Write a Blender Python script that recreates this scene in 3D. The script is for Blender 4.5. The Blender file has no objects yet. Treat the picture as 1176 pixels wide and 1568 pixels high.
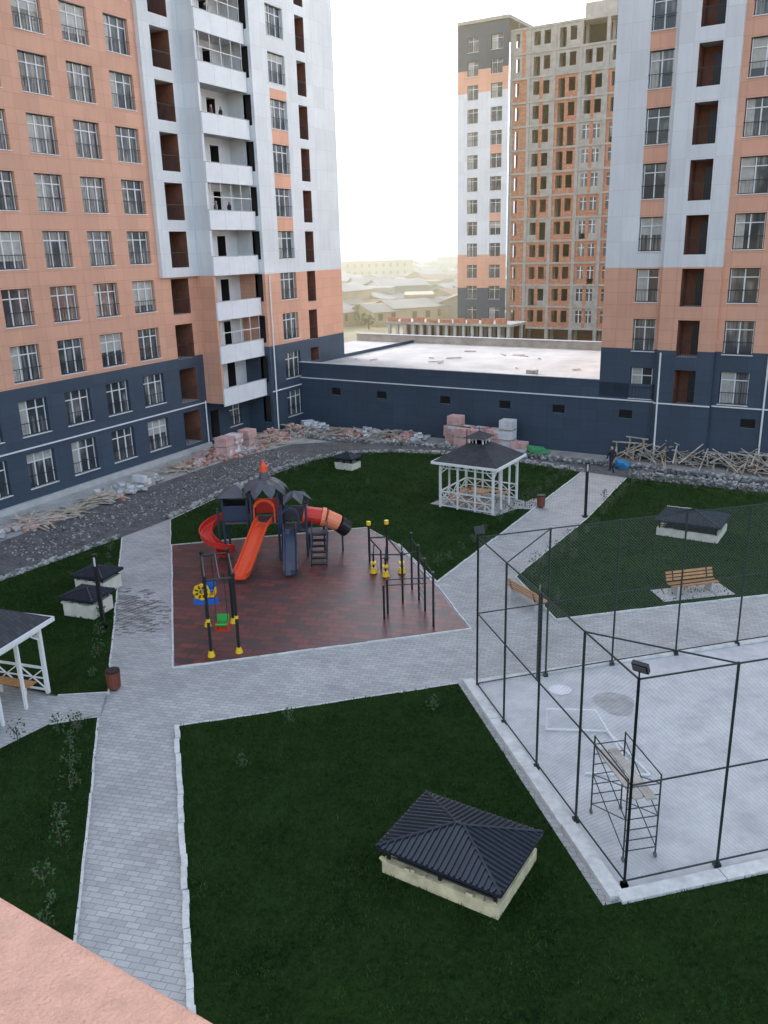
import bpy, math, random
import numpy as np
from mathutils import Vector, Matrix
random.seed(7); np.random.seed(7)
R=math.radians
scene=bpy.context.scene

# ------------------------------------------------------------------ materials
def nodes(name):
    m=bpy.data.materials.new(name); m.use_nodes=True
    nt=m.node_tree; b=nt.nodes['Principled BSDF']
    return m,nt,b
def N(nt,t,**k):
    n=nt.nodes.new(t)
    for a,v in k.items(): setattr(n,a,v)
    return n
def mixc(nt,fac,a,b,mode='MIX'):
    n=N(nt,'ShaderNodeMix',data_type='RGBA',blend_type=mode)
    if isinstance(fac,(int,float)): n.inputs[0].default_value=fac
    else: nt.links.new(fac,n.inputs[0])
    for i,v in ((6,a),(7,b)):
        if isinstance(v,tuple): n.inputs[i].default_value=v if len(v)==4 else (*v,1)
        else: nt.links.new(v,n.inputs[i])
    return n.outputs[2]
def noise(nt,vec,scale,detail=4,rough=.6):
    n=N(nt,'ShaderNodeTexNoise'); n.inputs['Scale'].default_value=scale
    n.inputs['Detail'].default_value=detail; n.inputs['Roughness'].default_value=rough
    if vec is not None: nt.links.new(vec,n.inputs['Vector'])
    return n.outputs[0]
def ramp(nt,fac,stops,interp='LINEAR'):
    n=N(nt,'ShaderNodeValToRGB'); n.color_ramp.interpolation=interp
    el=n.color_ramp.elements
    while len(el)<len(stops): el.new(.5)
    for e,(p,c) in zip(el,stops):
        e.position=p; e.color=(*c,1) if len(c)==3 else c
    nt.links.new(fac,n.inputs[0]); return n.outputs[0]
def bump(nt,b,h,strength=.3,dist=.02):
    n=N(nt,'ShaderNodeBump'); n.inputs['Strength'].default_value=strength; n.inputs['Distance'].default_value=dist
    nt.links.new(h,n.inputs['Height']); nt.links.new(n.outputs[0],b.inputs['Normal'])
def simple(name,c,rough=.7,var=.15,scale=6,metal=0,bmp=0):
    m,nt,b=nodes(name); tc=N(nt,'ShaderNodeTexCoord')
    f=noise(nt,tc.outputs['Object'],scale)
    lo=tuple(max(0,x*(1-var)) for x in c); hi=tuple(min(1,x*(1+var)) for x in c)
    nt.links.new(ramp(nt,f,[(.3,lo),(.7,hi)]),b.inputs['Base Color'])
    b.inputs['Roughness'].default_value=rough; b.inputs['Metallic'].default_value=metal
    if bmp: bump(nt,b,noise(nt,tc.outputs['Object'],scale*6),bmp)
    return m
def cladding(name,c,rough=.55,pw=1.2,ph=.8,joint=.75,var=.05):
    m,nt,b=nodes(name); tc=N(nt,'ShaderNodeTexCoord')
    sx=N(nt,'ShaderNodeSeparateXYZ'); nt.links.new(tc.outputs['Object'],sx.inputs[0])
    ad=N(nt,'ShaderNodeMath',operation='ADD'); nt.links.new(sx.outputs[0],ad.inputs[0]); nt.links.new(sx.outputs[1],ad.inputs[1])
    cb=N(nt,'ShaderNodeCombineXYZ'); nt.links.new(ad.outputs[0],cb.inputs[0]); nt.links.new(sx.outputs[2],cb.inputs[1])
    br=N(nt,'ShaderNodeTexBrick'); nt.links.new(cb.outputs[0],br.inputs['Vector'])
    br.offset=0; br.inputs['Scale'].default_value=1; br.inputs['Brick Width'].default_value=pw; br.inputs['Row Height'].default_value=ph
    br.inputs['Mortar Size'].default_value=.014; br.inputs['Mortar Smooth'].default_value=.3
    br.inputs['Color1'].default_value=(*[x*(1-var) for x in c],1); br.inputs['Color2'].default_value=(*[min(1,x*(1+var)) for x in c],1)
    br.inputs['Mortar'].default_value=(*[x*joint for x in c],1)
    f=noise(nt,tc.outputs['Object'],.35,5)
    g=ramp(nt,f,[(.3,(.90,.90,.90)),(.7,(1,1,1))])
    mp=N(nt,'ShaderNodeMapping'); mp.inputs['Scale'].default_value=(3,3,.25); nt.links.new(tc.outputs['Object'],mp.inputs[0])
    st=ramp(nt,noise(nt,mp.outputs[0],1.2,4),[(.35,(.94,.935,.93)),(.6,(1,1,1))])
    o=mixc(nt,1,br.outputs[0],g,'MULTIPLY'); o=mixc(nt,1,o,st,'MULTIPLY')
    nt.links.new(o,b.inputs['Base Color']); b.inputs['Roughness'].default_value=rough
    return m
M={}
M['orange']=cladding('peach_cladding',(.74,.39,.265),pw=1.75,ph=.8)
M['white']=cladding('white_cladding',(.74,.755,.77),pw=1.75,ph=1.6,joint=.82)
M['slate']=cladding('slate_cladding',(.048,.074,.110),pw=1.2,ph=.8,joint=.7,var=.08)
M['balc']=simple('balcony_panel',(.76,.77,.79),.5,.05,1)
M['frame']=simple('window_frame_white',(.78,.78,.78),.4,.04)
M['dframe']=simple('window_frame_dark',(.02,.022,.025),.4,.1)
M['dark']=simple('dark_interior',(.03,.028,.026),.9,.3,1)
M['loggia']=simple('loggia_wall',(.22,.09,.055),.8,.2,2)
M['slab']=simple('concrete_slab',(.46,.46,.45),.85,.12,2)
M['conc']=simple('raw_concrete',(.38,.355,.315),.9,.2,1.2,bmp=.2)
M['brick']=cladding('red_block_infill',(.52,.235,.14),.9,.4,.2,.6,.2)
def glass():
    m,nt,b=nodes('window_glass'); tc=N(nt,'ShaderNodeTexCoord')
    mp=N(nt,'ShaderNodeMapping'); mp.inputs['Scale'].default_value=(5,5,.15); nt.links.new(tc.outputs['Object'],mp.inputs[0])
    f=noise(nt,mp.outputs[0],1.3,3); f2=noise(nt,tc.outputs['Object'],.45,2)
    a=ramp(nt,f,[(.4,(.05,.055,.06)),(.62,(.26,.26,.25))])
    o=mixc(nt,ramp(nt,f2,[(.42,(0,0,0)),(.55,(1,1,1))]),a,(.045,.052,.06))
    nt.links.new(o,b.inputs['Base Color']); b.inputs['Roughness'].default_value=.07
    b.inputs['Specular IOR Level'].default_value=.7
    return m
M['glass']=glass()
def grass(name):
    m,nt,b=nodes(name); tc=N(nt,'ShaderNodeTexCoord')
    f=noise(nt,tc.outputs['Object'],.5,6); g=noise(nt,tc.outputs['Object'],9,5,.7)
    a=ramp(nt,f,[(.3,(.006,.019,.005)),(.7,(.022,.052,.012))])
    o=mixc(nt,ramp(nt,g,[(.38,(0,0,0)),(.75,(.8,.8,.8))]),a,(.040,.080,.018))
    nt.links.new(o,b.inputs['Base Color']); b.inputs['Roughness'].default_value=.95
    b.inputs['Specular IOR Level'].default_value=.05
    bump(nt,b,noise(nt,tc.outputs['Object'],18,5,.8),1.0,.09)
    return m
M['grass']=grass('lawn_grass')
m,nt,b=nodes('grass_blades'); tc=N(nt,'ShaderNodeTexCoord')
nt.links.new(ramp(nt,noise(nt,tc.outputs['Object'],1.6,6,.7),[(.3,(.009,.026,.007)),(.52,(.026,.065,.014)),(.72,(.075,.115,.030))]),b.inputs['Base Color']); b.inputs['Roughness'].default_value=.8; b.inputs['Specular IOR Level'].default_value=.05
M['blade']=m
def paver(name,c,bw,rh,rot,mort=.6,var=.12,msize=.012,off=.5,c2=None,rough=.8,big=.3):
    m,nt,b=nodes(name); tc=N(nt,'ShaderNodeTexCoord')
    mp=N(nt,'ShaderNodeMapping'); mp.inputs['Rotation'].default_value=(0,0,rot); nt.links.new(tc.outputs['Object'],mp.inputs[0])
    br=N(nt,'ShaderNodeTexBrick'); nt.links.new(mp.outputs[0],br.inputs['Vector']); br.offset=off
    br.inputs['Scale'].default_value=1; br.inputs['Brick Width'].default_value=bw; br.inputs['Row Height'].default_value=rh
    br.inputs['Mortar Size'].default_value=msize
    c1=tuple(x*(1-var) for x in c); cc=c2 or tuple(x*(1+var) for x in c)
    br.inputs['Color1'].default_value=(*c1,1); br.inputs['Color2'].default_value=(*cc,1); br.inputs['Mortar'].default_value=(*[x*mort for x in c],1)
    g=ramp(nt,noise(nt,tc.outputs['Object'],.45,6,.65),[(.3,(1-big,1-big,1-big)),(.65,(1,1,1))])
    o=mixc(nt,1,br.outputs[0],g,'MULTIPLY'); nt.links.new(o,b.inputs['Base Color']); b.inputs['Roughness'].default_value=rough
    bump(nt,b,noise(nt,tc.outputs['Object'],30,3),.2,.01)
    return m
M['pave']=paver('concrete_pavers',(.46,.455,.44),.34,.17,R(14),.62,var=.12,msize=.011,big=.25)
M['rubber']=paver('rubber_tiles',(.22,.055,.048),.75,.4,R(14),.4,.1,.03,.5,c2=(.05,.038,.04),rough=.42)
def court():
    m,nt,b=nodes('court_concrete'); tc=N(nt,'ShaderNodeTexCoord')
    f=noise(nt,tc.outputs['Object'],.9,6,.6); g=noise(nt,tc.outputs['Object'],4,4,.7)
    o=mixc(nt,.35,ramp(nt,f,[(.32,(.38,.38,.385)),(.6,(.60,.60,.59))]),ramp(nt,g,[(.3,(.40,.40,.40)),(.7,(.62,.62,.62))]))
    nt.links.new(o,b.inputs['Base Color']); b.inputs['Roughness'].default_value=.6
    return m
M['court']=court()
def road():
    m,nt,b=nodes('road_gravel_base'); tc=N(nt,'ShaderNodeTexCoord')
    f=noise(nt,tc.outputs['Object'],1.2,8,.75); g=noise(nt,tc.outputs['Object'],7,5,.85)
    o=mixc(nt,.6,ramp(nt,f,[(.4,(.04,.04,.045)),(.62,(.18,.18,.175))]),ramp(nt,g,[(.42,(.025,.025,.03)),(.62,(.24,.24,.235))]))
    nt.links.new(o,b.inputs['Base Color']); b.inputs['Roughness'].default_value=.85; bump(nt,b,g,.6,.05)
    return m
M['road']=road()
m,nt,b=nodes('dry_ground'); tc=N(nt,'ShaderNodeTexCoord')
nt.links.new(ramp(nt,noise(nt,tc.outputs['Object'],.02,8,.65),[(.35,(.13,.13,.05)),(.5,(.28,.23,.12)),(.65,(.40,.32,.19))]),b.inputs['Base Color']); b.inputs['Roughness'].default_value=.95
M['ground']=m
M['roofconc']=simple('podium_roof_concrete',(.40,.39,.37),.85,.22,.3)
M['kerb']=simple('kerb_concrete',(.60,.60,.57),.85,.2,3)
M['stone']=simple('rubble_stone',(.20,.20,.195),.9,.4,1.5)
M['stonel']=simple('light_rubble',(.42,.41,.39),.9,.3,1.5)
M['wwood']=simple('white_painted_wood',(.78,.78,.76),.5,.06)
M['shingle']=paver('bitumen_shingle',(.05,.052,.06),.3,.15,0,.5,.25,.01,rough=.8)
M['metalroof']=simple('dark_roof_sheet',(.03,.038,.052),.36,.15,3,metal=.3)
M['cream']=simple('cream_render',(.62,.54,.34),.85,.28,2.5)
M['creamw']=simple('pale_render',(.66,.62,.52),.85,.15,2.5)
M['timber']=simple('raw_timber',(.46,.36,.25),.8,.35,1.3)
M['timber2']=simple('weathered_timber',(.46,.42,.36),.85,.3,1.3)
M['bench']=simple('bench_wood',(.50,.24,.09),.5,.2,4)
M['steel']=simple('dark_green_steel',(.015,.026,.024),.45,.1)
M['wire']=simple('fence_wire',(.26,.30,.28),.5,.1)
M['black']=simple('black_metal',(.012,.013,.015),.4,.1)
M['red']=simple('red_plastic',(.62,.035,.02),.35,.08)
M['ored']=simple('orange_red_plastic',(.80,.085,.02),.32,.06)
M['orangep']=simple('orange_plastic',(.85,.25,.12),.4,.06)
M['blue']=simple('slate_blue_plastic',(.035,.05,.085),.3,.1)
M['bblue']=simple('blue_plastic',(.02,.12,.5),.35,.06)
M['yellow']=simple('yellow_plastic',(.85,.52,.01),.4,.06)
M['green']=simple('green_plastic',(.03,.4,.06),.4,.06)
M['grayp']=simple('grey_plastic',(.09,.09,.10),.5,.1)
M['bin']=simple('brown_bin',(.20,.06,.035),.5,.15)
M['pink']=simple('pink_block_pack',(.62,.38,.35),.7,.25,2.5)
M['wrap']=simple('white_wrap',(.70,.70,.72),.4,.15,2)
M['stucco']=simple('peach_stucco',(.80,.45,.33),.9,.12,22,bmp=.8)
M['leaf']=simple('shrub_leaf',(.035,.08,.025),.7,.45,9)
M['bark']=simple('bark',(.10,.07,.05),.9,.2)
M['wetspot']=simple('damp_concrete',(.36,.36,.35),.35,.25,3)
M['damp']=simple('damp_paver',(.19,.19,.185),.5,.35,2)
M['whitep']=simple('white_paint_metal',(.75,.75,.75),.4,.05)
M['tblue']=simple('blue_tarp',(.05,.25,.5),.5,.1)
M['tgreen']=simple('green_tarp',(.08,.35,.14),.6,.1)
M['dirt']=simple('dusty_concrete_apron',(.36,.34,.31),.9,.3,.8)

# ------------------------------------------------------------------ mesh builder
class MB:
    def __init__(s): s.v=[];s.f=[];s.m=[]
    def face(s,pts,mat):
        i=len(s.v); s.v+= [tuple(p) for p in pts]; s.f.append(tuple(range(i,i+len(pts)))); s.m.append(mat)
    def hexa(s,P,mat):
        i=len(s.v); s.v+=[tuple(p) for p in P]
        for q in ((0,3,2,1),(4,5,6,7),(0,1,5,4),(1,2,6,5),(2,3,7,6),(3,0,4,7)):
            s.f.append(tuple(i+k for k in q)); s.m.append(mat)
    def box(s,x0,x1,y0,y1,z0,z1,mat):
        s.hexa([(x0,y0,z0),(x1,y0,z0),(x1,y1,z0),(x0,y1,z0),(x0,y0,z1),(x1,y0,z1),(x1,y1,z1),(x0,y1,z1)],mat)
    def obox(s,c,size,mat,rz=0,rx=0,ry=0):
        T=Matrix.Translation(c)@Matrix.Rotation(rz,4,'Z')@Matrix.Rotation(ry,4,'Y')@Matrix.Rotation(rx,4,'X')
        a,b_,d=[k/2 for k in size]
        s.hexa([T@Vector(p) for p in ((-a,-b_,-d),(a,-b_,-d),(a,b_,-d),(-a,b_,-d),(-a,-b_,d),(a,-b_,d),(a,b_,d),(-a,b_,d))],mat)
    def tube(s,p,q,r,mat,n=8,r2=None):
        p=Vector(p);q=Vector(q);d=(q-p)
        if d.length<1e-6: return
        d.normalize(); a=d.orthogonal().normalized(); b_=d.cross(a); r2=r if r2 is None else r2
        i=len(s.v)
        for (c,rr) in ((p,r),(q,r2)):
            for k in range(n):
                t=2*math.pi*k/n; s.v.append(tuple(c+a*math.cos(t)*rr+b_*math.sin(t)*rr))
        for k in range(n):
            s.f.append((i+k,i+(k+1)%n,i+n+(k+1)%n,i+n+k)); s.m.append(mat)
        s.f.append(tuple(i+k for k in reversed(range(n)))); s.m.append(mat)
        s.f.append(tuple(i+n+k for k in range(n))); s.m.append(mat)
    def beam(s,p,q,w,h,mat):
        p=Vector(p);q=Vector(q);d=(q-p);L=d.length;d.normalize()
        up=Vector((0,0,1)) if abs(d.z)<.95 else Vector((0,1,0))
        a=d.cross(up).normalized();b_=a.cross(d)
        P=[]
        for e in (b_*(-h/2),b_*(h/2)):
            P+=[p-a*w/2+e,q-a*w/2+e,q+a*w/2+e,p+a*w/2+e]
        s.hexa(P,mat)
    def finish(s,name,parent=None,smooth=False):
        me=bpy.data.meshes.new(name); me.from_pydata(s.v,[],s.f)
        names=[]
        for k in s.m:
            if k not in names: names.append(k)
        for k in names: me.materials.append(M[k])
        me.polygons.foreach_set('material_index',[names.index(k) for k in s.m])
        if smooth: me.polygons.foreach_set('use_smooth',[True]*len(s.f))
        me.update(); ob=bpy.data.objects.new(name,me); bpy.context.collection.objects.link(ob)
        if parent: ob.parent=parent
        return ob
def empty(name,loc=(0,0,0),rz=0):
    e=bpy.data.objects.new(name,None); e.empty_display_size=.3; bpy.context.collection.objects.link(e)
    e.location=loc; e.rotation_euler=(0,0,rz); return e

# ------------------------------------------------------------------ facades (local: x along wall, y into building)
def facade(mb,fr,s0,s1,z0,z1,y,ops,zone,scuts=(),zcuts=(),depth=.25):
    S=sorted({s0,s1,*[c for c in scuts if s0<c<s1],*[o[0] for o in ops],*[o[1] for o in ops]})
    Z=sorted({z0,z1,*[c for c in zcuts if z0<c<z1],*[o[2] for o in ops],*[o[3] for o in ops]})
    for i in range(len(S)-1):
        for j in range(len(Z)-1):
            a,b_,c,d=S[i],S[i+1],Z[j],Z[j+1]
            if b_-a<1e-4 or d-c<1e-4: continue
            sc=(a+b_)/2;zc=(c+d)/2
            if any(o[0]<sc<o[1] and o[2]<zc<o[3] for o in ops): continue
            mb.face([(a,y,c),(b_,y,c),(b_,y,d),(a,y,d)],zone(sc,zc))
    for (a,b_,c,d,k) in ops:
        dp={'win':depth,'open':1.5,'dark':2.0,'vent':.15,'frame':2.5}[k]
        wm=zone(a-.01,(c+d)/2) if k in('win','vent') else ('loggia' if k=='open' else ('dark' if k=='dark' else 'brick'))
        mb.face([(a,y,c),(a,y,d),(a,y+dp,d),(a,y+dp,c)],wm)
        mb.face([(b_,y,d),(b_,y,c),(b_,y+dp,c),(b_,y+dp,d)],wm)
        mb.face([(a,y,d),(b_,y,d),(b_,y+dp,d),(a,y+dp,d)],'slab')
        mb.face([(b_,y,c),(a,y,c),(a,y+dp,c),(b_,y+dp,c)],'slab')
        yb=y+dp
        if k=='win':
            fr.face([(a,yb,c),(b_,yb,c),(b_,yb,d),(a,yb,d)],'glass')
            t=.055;yf=yb-.05
            fr.box(a,b_,yf,yb-.003,c,c+t,'dframe'); fr.box(a,b_,yf,yb-.003,d-t,d,'dframe')
            fr.box(a,a+t,yf,yb-.003,c+t,d-t,'dframe'); fr.box(b_-t,b_,yf,yb-.003,c+t,d-t,'dframe')
            w=(b_-a); zt=c+(d-c)*.74
            fr.box(a+t,b_-t,yf-.005,yb-.004,zt-.03,zt+.03,'frame')
            n=3 if w>1.9 else 2
            for q in range(1,n):
                x=a+w*q/n; fr.box(x-.04,x+.04,yf-.01,yb-.002,c+t,zt-.03,'frame'); 
                fr.box(x-.03,x+.03,yf-.01,yb-.002,zt+.03,d-t,'frame')
            fr.box(a+t+.002,a+t+.045,yf-.01,yb-.002,c+t,d-t,'frame')
            fr.box(b_-t-.045,b_-t-.002,yf-.01,yb-.002,c+t,d-t,'frame')
            fr.box(a-.05,b_+.05,y-.06,y+.02,c-.05,c-.003,'frame')
            fr.box(a,b_,y-.03,y-.005,c+.75,c+.79,'dframe')
            for q in range(1,int(w/.22)):
                x=a+q*.22; fr.box(x-.006,x+.006,y-.026,y-.01,c+.0,c+.75,'dframe')
            rr=random.random()
            if rr<.35:
                cw=w*random.uniform(.2,.45); fr.box(a+t+.05,a+t+.05+cw,yb-.002,yb-.001,c+t,d-t,'curtain')
            elif rr<.45:
                fr.box(a+t+.05,b_-t-.05,yb-.002,yb-.001,d-t-(d-c)*random.uniform(.2,.8),d-t,'curtain')
            elif rr<.5:
                x=a+w/3; fr.obox((x+.18,y+.02,c+(zt-c)*.5),(.36,.03,zt-c-.15),'glass',R(-50)); 
        elif k=='open':
            mb.face([(a,yb,c),(b_,yb,c),(b_,yb,d),(a,yb,d)],'loggia')
            w=b_-a
            fr.box(a+w*.45,b_-.1,yb-.06,yb-.003,c+.02,d-.35,'dframe')
            fr.box(a,b_,y+.03,y+.06,c+1.0,c+1.04,'dframe')
            for q in range(1,int(w/.15)):
                x=a+q*.15; fr.box(x-.008,x+.008,y+.035,y+.055,c,c+1.0,'dframe')
        else:
            mb.face([(a,yb,c),(b_,yb,c),(b_,yb,d),(a,yb,d)],'dark')
            if k=='vent':
                z=c+.08
                while z<d: fr.box(a,b_,y+.02,y+.1,z,z+.02,'dframe'); z+=.12
M['curtain']=simple('curtain_fabric',(.42,.41,.38),.3,.2,3)
TOPS=[3.1+3.2*k for k in range(-0,15)]
# LEFT APARTMENT BUILDING
LB=empty('apartment_building',(-22.5,47.6,0),math.atan2(.8857,.4643))
mb=MB();fr=MB();ZT=51.6
zoneP1=lambda s,z:'slate' if z<7.1 else 'orange'
zoneB=lambda s,z:'slate' if z<7.1 else ('orange' if z<12.8 else 'white')
ops=[]
for c in [-24.5,-21,-17.5,-14,-10.5,-7,-3.5,0,3.5,7,10.5,14]:
    for k,t in enumerate(TOPS[:15]):
        ops.append((c-1.05,c+1.05,t-2.1,t,'win'))
facade(mb,fr,-27,15.7,0,ZT,0,ops,zoneP1,zcuts=(7.1,))
lo=[t for t in TOPS if t<12.9]; hi=[t for t in TOPS if t>12.9]
facade(mb,fr,15.7,19.6,0,12.8,0,[(16.8,18.7,t-2.5,t-.02,'open') for t in lo],zoneB,zcuts=(7.1,))
facade(mb,fr,15.7,19.6,12.8,ZT,-.3,[(16.75,18.6,t-2.45,t,'open') for t in hi],lambda s,z:'white')
mb.face([(15.7,-.3,12.8),(15.7,0,12.8),(15.7,0,ZT),(15.7,-.3,ZT)][::-1],'white')
mb.face([(15.7,0,12.8),(15.7,-.3,12.8),(19.6,-.3,12.8),(19.6,0,12.8)][::-1],'slab')
bo=[]
for t in TOPS:
    if t<4: bo.append((20.2,21.2,.3,2.6,'dark')); bo.append((22.6,24.2,.9,2.6,'win'));continue
    bo.append((20.3,21.9,t-2.5,t-.3,'win')); bo.append((22.8,23.8,t-2.75,t-.3,'dark'))
facade(mb,fr,19.6,25.25,0,ZT,.25,bo,lambda s,z:'slate' if z<3.3 else 'balc')
for z0,z1,mt in ((3.4,7.1,'orange'),(7.1,12.8,'orange'),(12.8,ZT,'white')):
    mb.box(19.602,19.85,-1.6,.24,z0,z1,mt)
for k in range(1,16):
    z=.3+3.2*k
    mb.box(19.86,25.24,-1.6,.24,z-.2,z,'slab')
    mb.box(19.62,25.2,-1.72,-1.605,z-.32,z+1.0,'balc')
    fr.box(19.62,25.2,-1.74,-1.58,z+1.003,z+1.05,'slab')
    fr.box(21.4,21.415,-1.724,-1.721,z-.32,z+1.0,'slab'); fr.box(23.3,23.315,-1.724,-1.721,z-.32,z+1.0,'slab')
    if k in (2,5,8,9):
        for q in range(5): fr.box(20+q*1.2,20.04+q*1.2,-1.66,-1.62,z+1.05,z+2.97,'frame')
        fr.box(19.9,24.9,-1.66,-1.62,z+1.9,z+1.95,'frame')
def zoneP3(s,z):
    if z<7.1: return 'slate'
    if z<12.7: return 'orange'
    if 27.4<s<29.7 and 15<z<26 and ((z-3.1)%3.2)<1.16: return 'orange'
    return 'white'
ops=[]
for t in TOPS:
    ops.append((27.4,29.7,t-2.1,t,'win'))
    ops.append((31.4,32.7,t-2.5,t,'open'))
facade(mb,fr,25.25,37.2,0,ZT,-2.2,ops,zoneP3,zcuts=(7.1,12.7),scuts=())
def retface(x,y0,y1):
    Z=[0]
    for t in TOPS: Z+= [t-2.1,t]
    Z.append(ZT)
    for i in range(len(Z)-1):
        segs=[(y0,y1)] if i%2==0 else [(y0,y0+.25),(y0+.95,y1)]
        for a,b_ in segs:
            cuts=[Z[i]]+[c for c in (7.1,12.7) if Z[i]<c<Z[i+1]]+[Z[i+1]]
            for c0,c1 in zip(cuts,cuts[1:]): mb.face([(x,b_,c0),(x,a,c0),(x,a,c1),(x,b_,c1)],zoneB(0,(c0+c1)/2))
        if i%2: mb.face([(x+.3,y0+.95,Z[i]),(x+.3,y0+.25,Z[i]),(x+.3,y0+.25,Z[i+1]),(x+.3,y0+.95,Z[i+1])],'dark')
retface(25.25,-2.2,.25)
for z0,z1,mt in ((0,7.1,'slate'),(7.1,12.7,'orange'),(12.7,ZT,'white')):
    mb.face([(37.2,-2.2,z0),(37.2,15,z0),(37.2,15,z1),(37.2,-2.2,z1)],mt)
    mb.face([(37.2,15,z0),(-27,15,z0),(-27,15,z1),(37.2,15,z1)],mt)
    mb.face([(-27,15,z0),(-27,0,z0),(-27,0,z1),(-27,15,z1)],mt)
mb.face([(-27,0,ZT),(25.25,0,ZT),(25.25,-2.2,ZT),(37.2,-2.2,ZT),(37.2,15,ZT),(-27,15,ZT)],'slab')
fr.box(-27,19.5,-.08,-.003,3.42,3.5,'frame')
fr.box(25.3,37.2,-2.28,-2.203,3.42,3.5,'frame')
fr.tube((19.3,-.12,0),(19.3,-.12,3.6),.05,'frame'); fr.tube((25.7,-2.3,0),(25.7,-2.3,12.6),.06,'frame')
mb.box(-27,19.5,-.25,-.003,0,.35,'slab')
mb.finish('walls',LB); fr.finish('windows',LB)

# RIGHT APARTMENT BUILDING
RA=(-6.2,72.4); rdir=(.8460,-.5331); rz=math.atan2(rdir[1],rdir[0])
RB=empty('apartment_building',(RA[0],RA[1],0),rz)
mb=MB();fr=MB()
def zR(s,z):
    if z<7.55: return 'slate'
    if z<12.78: return 'orange'
    if s>32.8: return 'orange'
    if 27.35<s<28.95 and ((z-3.1)%3.2)<1.2 and z>15: return 'orange'
    return 'white'
def rows(s0,s1,kind,h=2.1,tmin=5): return [(s0,s1,t-h,t,kind) for t in TOPS if t>tmin]
facade(mb,fr,25.3,29.2,5.2,ZT,0,rows(27.4,28.9,'win'),zR,zcuts=(7.55,12.78))
facade(mb,fr,25.3,29.2,0,5.2,0,[(26.8,27.7,2.75,3.35,'vent')],zR)
facade(mb,fr,29.2,32.8,0,ZT,-.35,rows(30.4,31.75,'open',2.35),zR,zcuts=(7.55,12.78))
op=rows(33.2,35.0,'win')+rows(36.8,38.8,'win')+rows(40.5,42.5,'win')+[(34.7,35.6,2.75,3.35,'vent'),(39,39.9,2.75,3.35,'vent')]
facade(mb,fr,32.8,46,0,ZT,0,op,zR,zcuts=(7.55,12.78))
for x,sg in ((29.2,1),(32.8,-1)):
    for z0,z1 in ((0,7.55),(7.55,12.78),(12.78,ZT)):
        P=[(x,0,z0),(x,-.35,z0),(x,-.35,z1),(x,0,z1)]
        mb.face(P if sg>0 else P[::-1],zR(30,(z0+z1)/2))
for z0,z1,mt in ((5.2,7.55,'slate'),(7.55,12.78,'orange'),(12.78,ZT,'white')):
    mb.face([(25.3,18,z0),(25.3,0,z0),(25.3,0,z1),(25.3,18,z1)],mt)
for z0,z1,mt in ((0,7.55,'slate'),(7.55,12.78,'orange'),(12.78,ZT,'white')):
    mb.face([(46,0,z0),(46,18,z0),(46,18,z1),(46,0,z1)],mt)
    mb.face([(46,18,z0),(25.3,18,z0),(25.3,18,z1),(46,18,z1)],mt)
mb.face([(25.3,0,ZT),(46,0,ZT),(46,18,ZT),(25.3,18,ZT)],'slab')
fr.box(25.3,29.15,-.09,-.003,4.0,4.08,'frame'); fr.box(29.2,32.8,-.44,-.353,4.0,4.08,'frame'); fr.box(32.85,46,-.09,-.003,4.0,4.08,'frame')
for x,y in ((29.45,-.45),(36,-.1)): fr.tube((x,y,0),(x,y,7.4),.06,'frame')
mb.finish('walls',RB); fr.finish('windows',RB)

# PODIUM GARAGE with flat roof
PB=empty('garage_podium_building',(RA[0],RA[1],0),rz)
mb=MB();fr=MB()
vents=[(s-.45,s+.45,2.75,3.35,'vent') for s in (2.9,7.4,13.2,18.2,22.4)]
facade(mb,fr,-.9,25.298,0,5.2,0,vents,lambda s,z:'slate')
mb.face([(-.9,0.0,0),(-.9,0,5.2),(-.9,20,5.2),(-.9,20,0)],'slate')
mb.face([(-.9,20,0),(-.9,20,5.2),(25.3,20,5.2),(25.3,20,0)],'slate')
mb.face([(-.9,.3,4.9),(25.3,.3,4.9),(25.3,19.7,4.9),(-.9,19.7,4.9)],'roofconc')
mb.box(-.9,25.29,.003,.3,4.6,5.3,'slate'); fr.box(-.9,25.29,-.06,.36,5.303,5.36,'slab')
mb.box(-8,25.29,19.7,20.0,4.6,5.6,'conc'); fr.box(-8,25.29,19.6,20.06,5.603,5.68,'slab')
mb.box(-8,-.9,3.5,19.7,0,4.9,'slate'); mb.face([(-8,3.5,4.904),(-.9,3.5,4.904),(-.9,19.7,4.904),(-8,19.7,4.904)],'roofconc')
fr.box(-.9,25.29,-.09,-.003,4.0,4.08,'frame')
for x,y in ((18.6,3),): mb.box(x,x+.7,y,y+.7,4.9,5.25,'conc')
for k in range(14):
    x=random.uniform(1,22);y=random.uniform(2,17); mb.obox((x,y,4.98),(random.uniform(.3,1.4),.12,.08),random.choice(['timber2','slab','conc']),random.random()*3)
mb.finish('walls',PB); fr.finish('trim',PB)

# UNFINISHED TOWER
UB=empty('unfinished_apartment_building',(18.3,125,0),rz)
mb=MB();fr=MB(); SU=2.93; UT=42.6
def zU(s,z):
    if z<8.5: return 'slate'
    if z<13.1: return 'orange'
    if z>34.2: return 'slate' if z>37 else 'orange'
    if s>-2.6 and s<-.9 and z>13 and int((z-13)/SU)%3==1: return 'orange'
    return 'white'
ops=[]
for k in range(14):
    t=2.9+SU*k
    ops.append((-6.1,-4.5,t-1.8,t,'win'))
    ops.append((-2.6,-.9,t-1.8,t,'win'))
facade(mb,fr,-7.6,0,0,UT,-.4,ops,zU,zcuts=(8.5,13.1,34.2,37))
mb.face([(-7.6,14,0),(-7.6,-.4,0),(-7.6,-.4,UT),(-7.6,14,UT)],'orange')
cols=[0.0,2.4,5.9,9.4,12.9,16.4,19.9,23.4,27.5]
zu=[.2+SU*k for k in range(0,15)]
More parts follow.
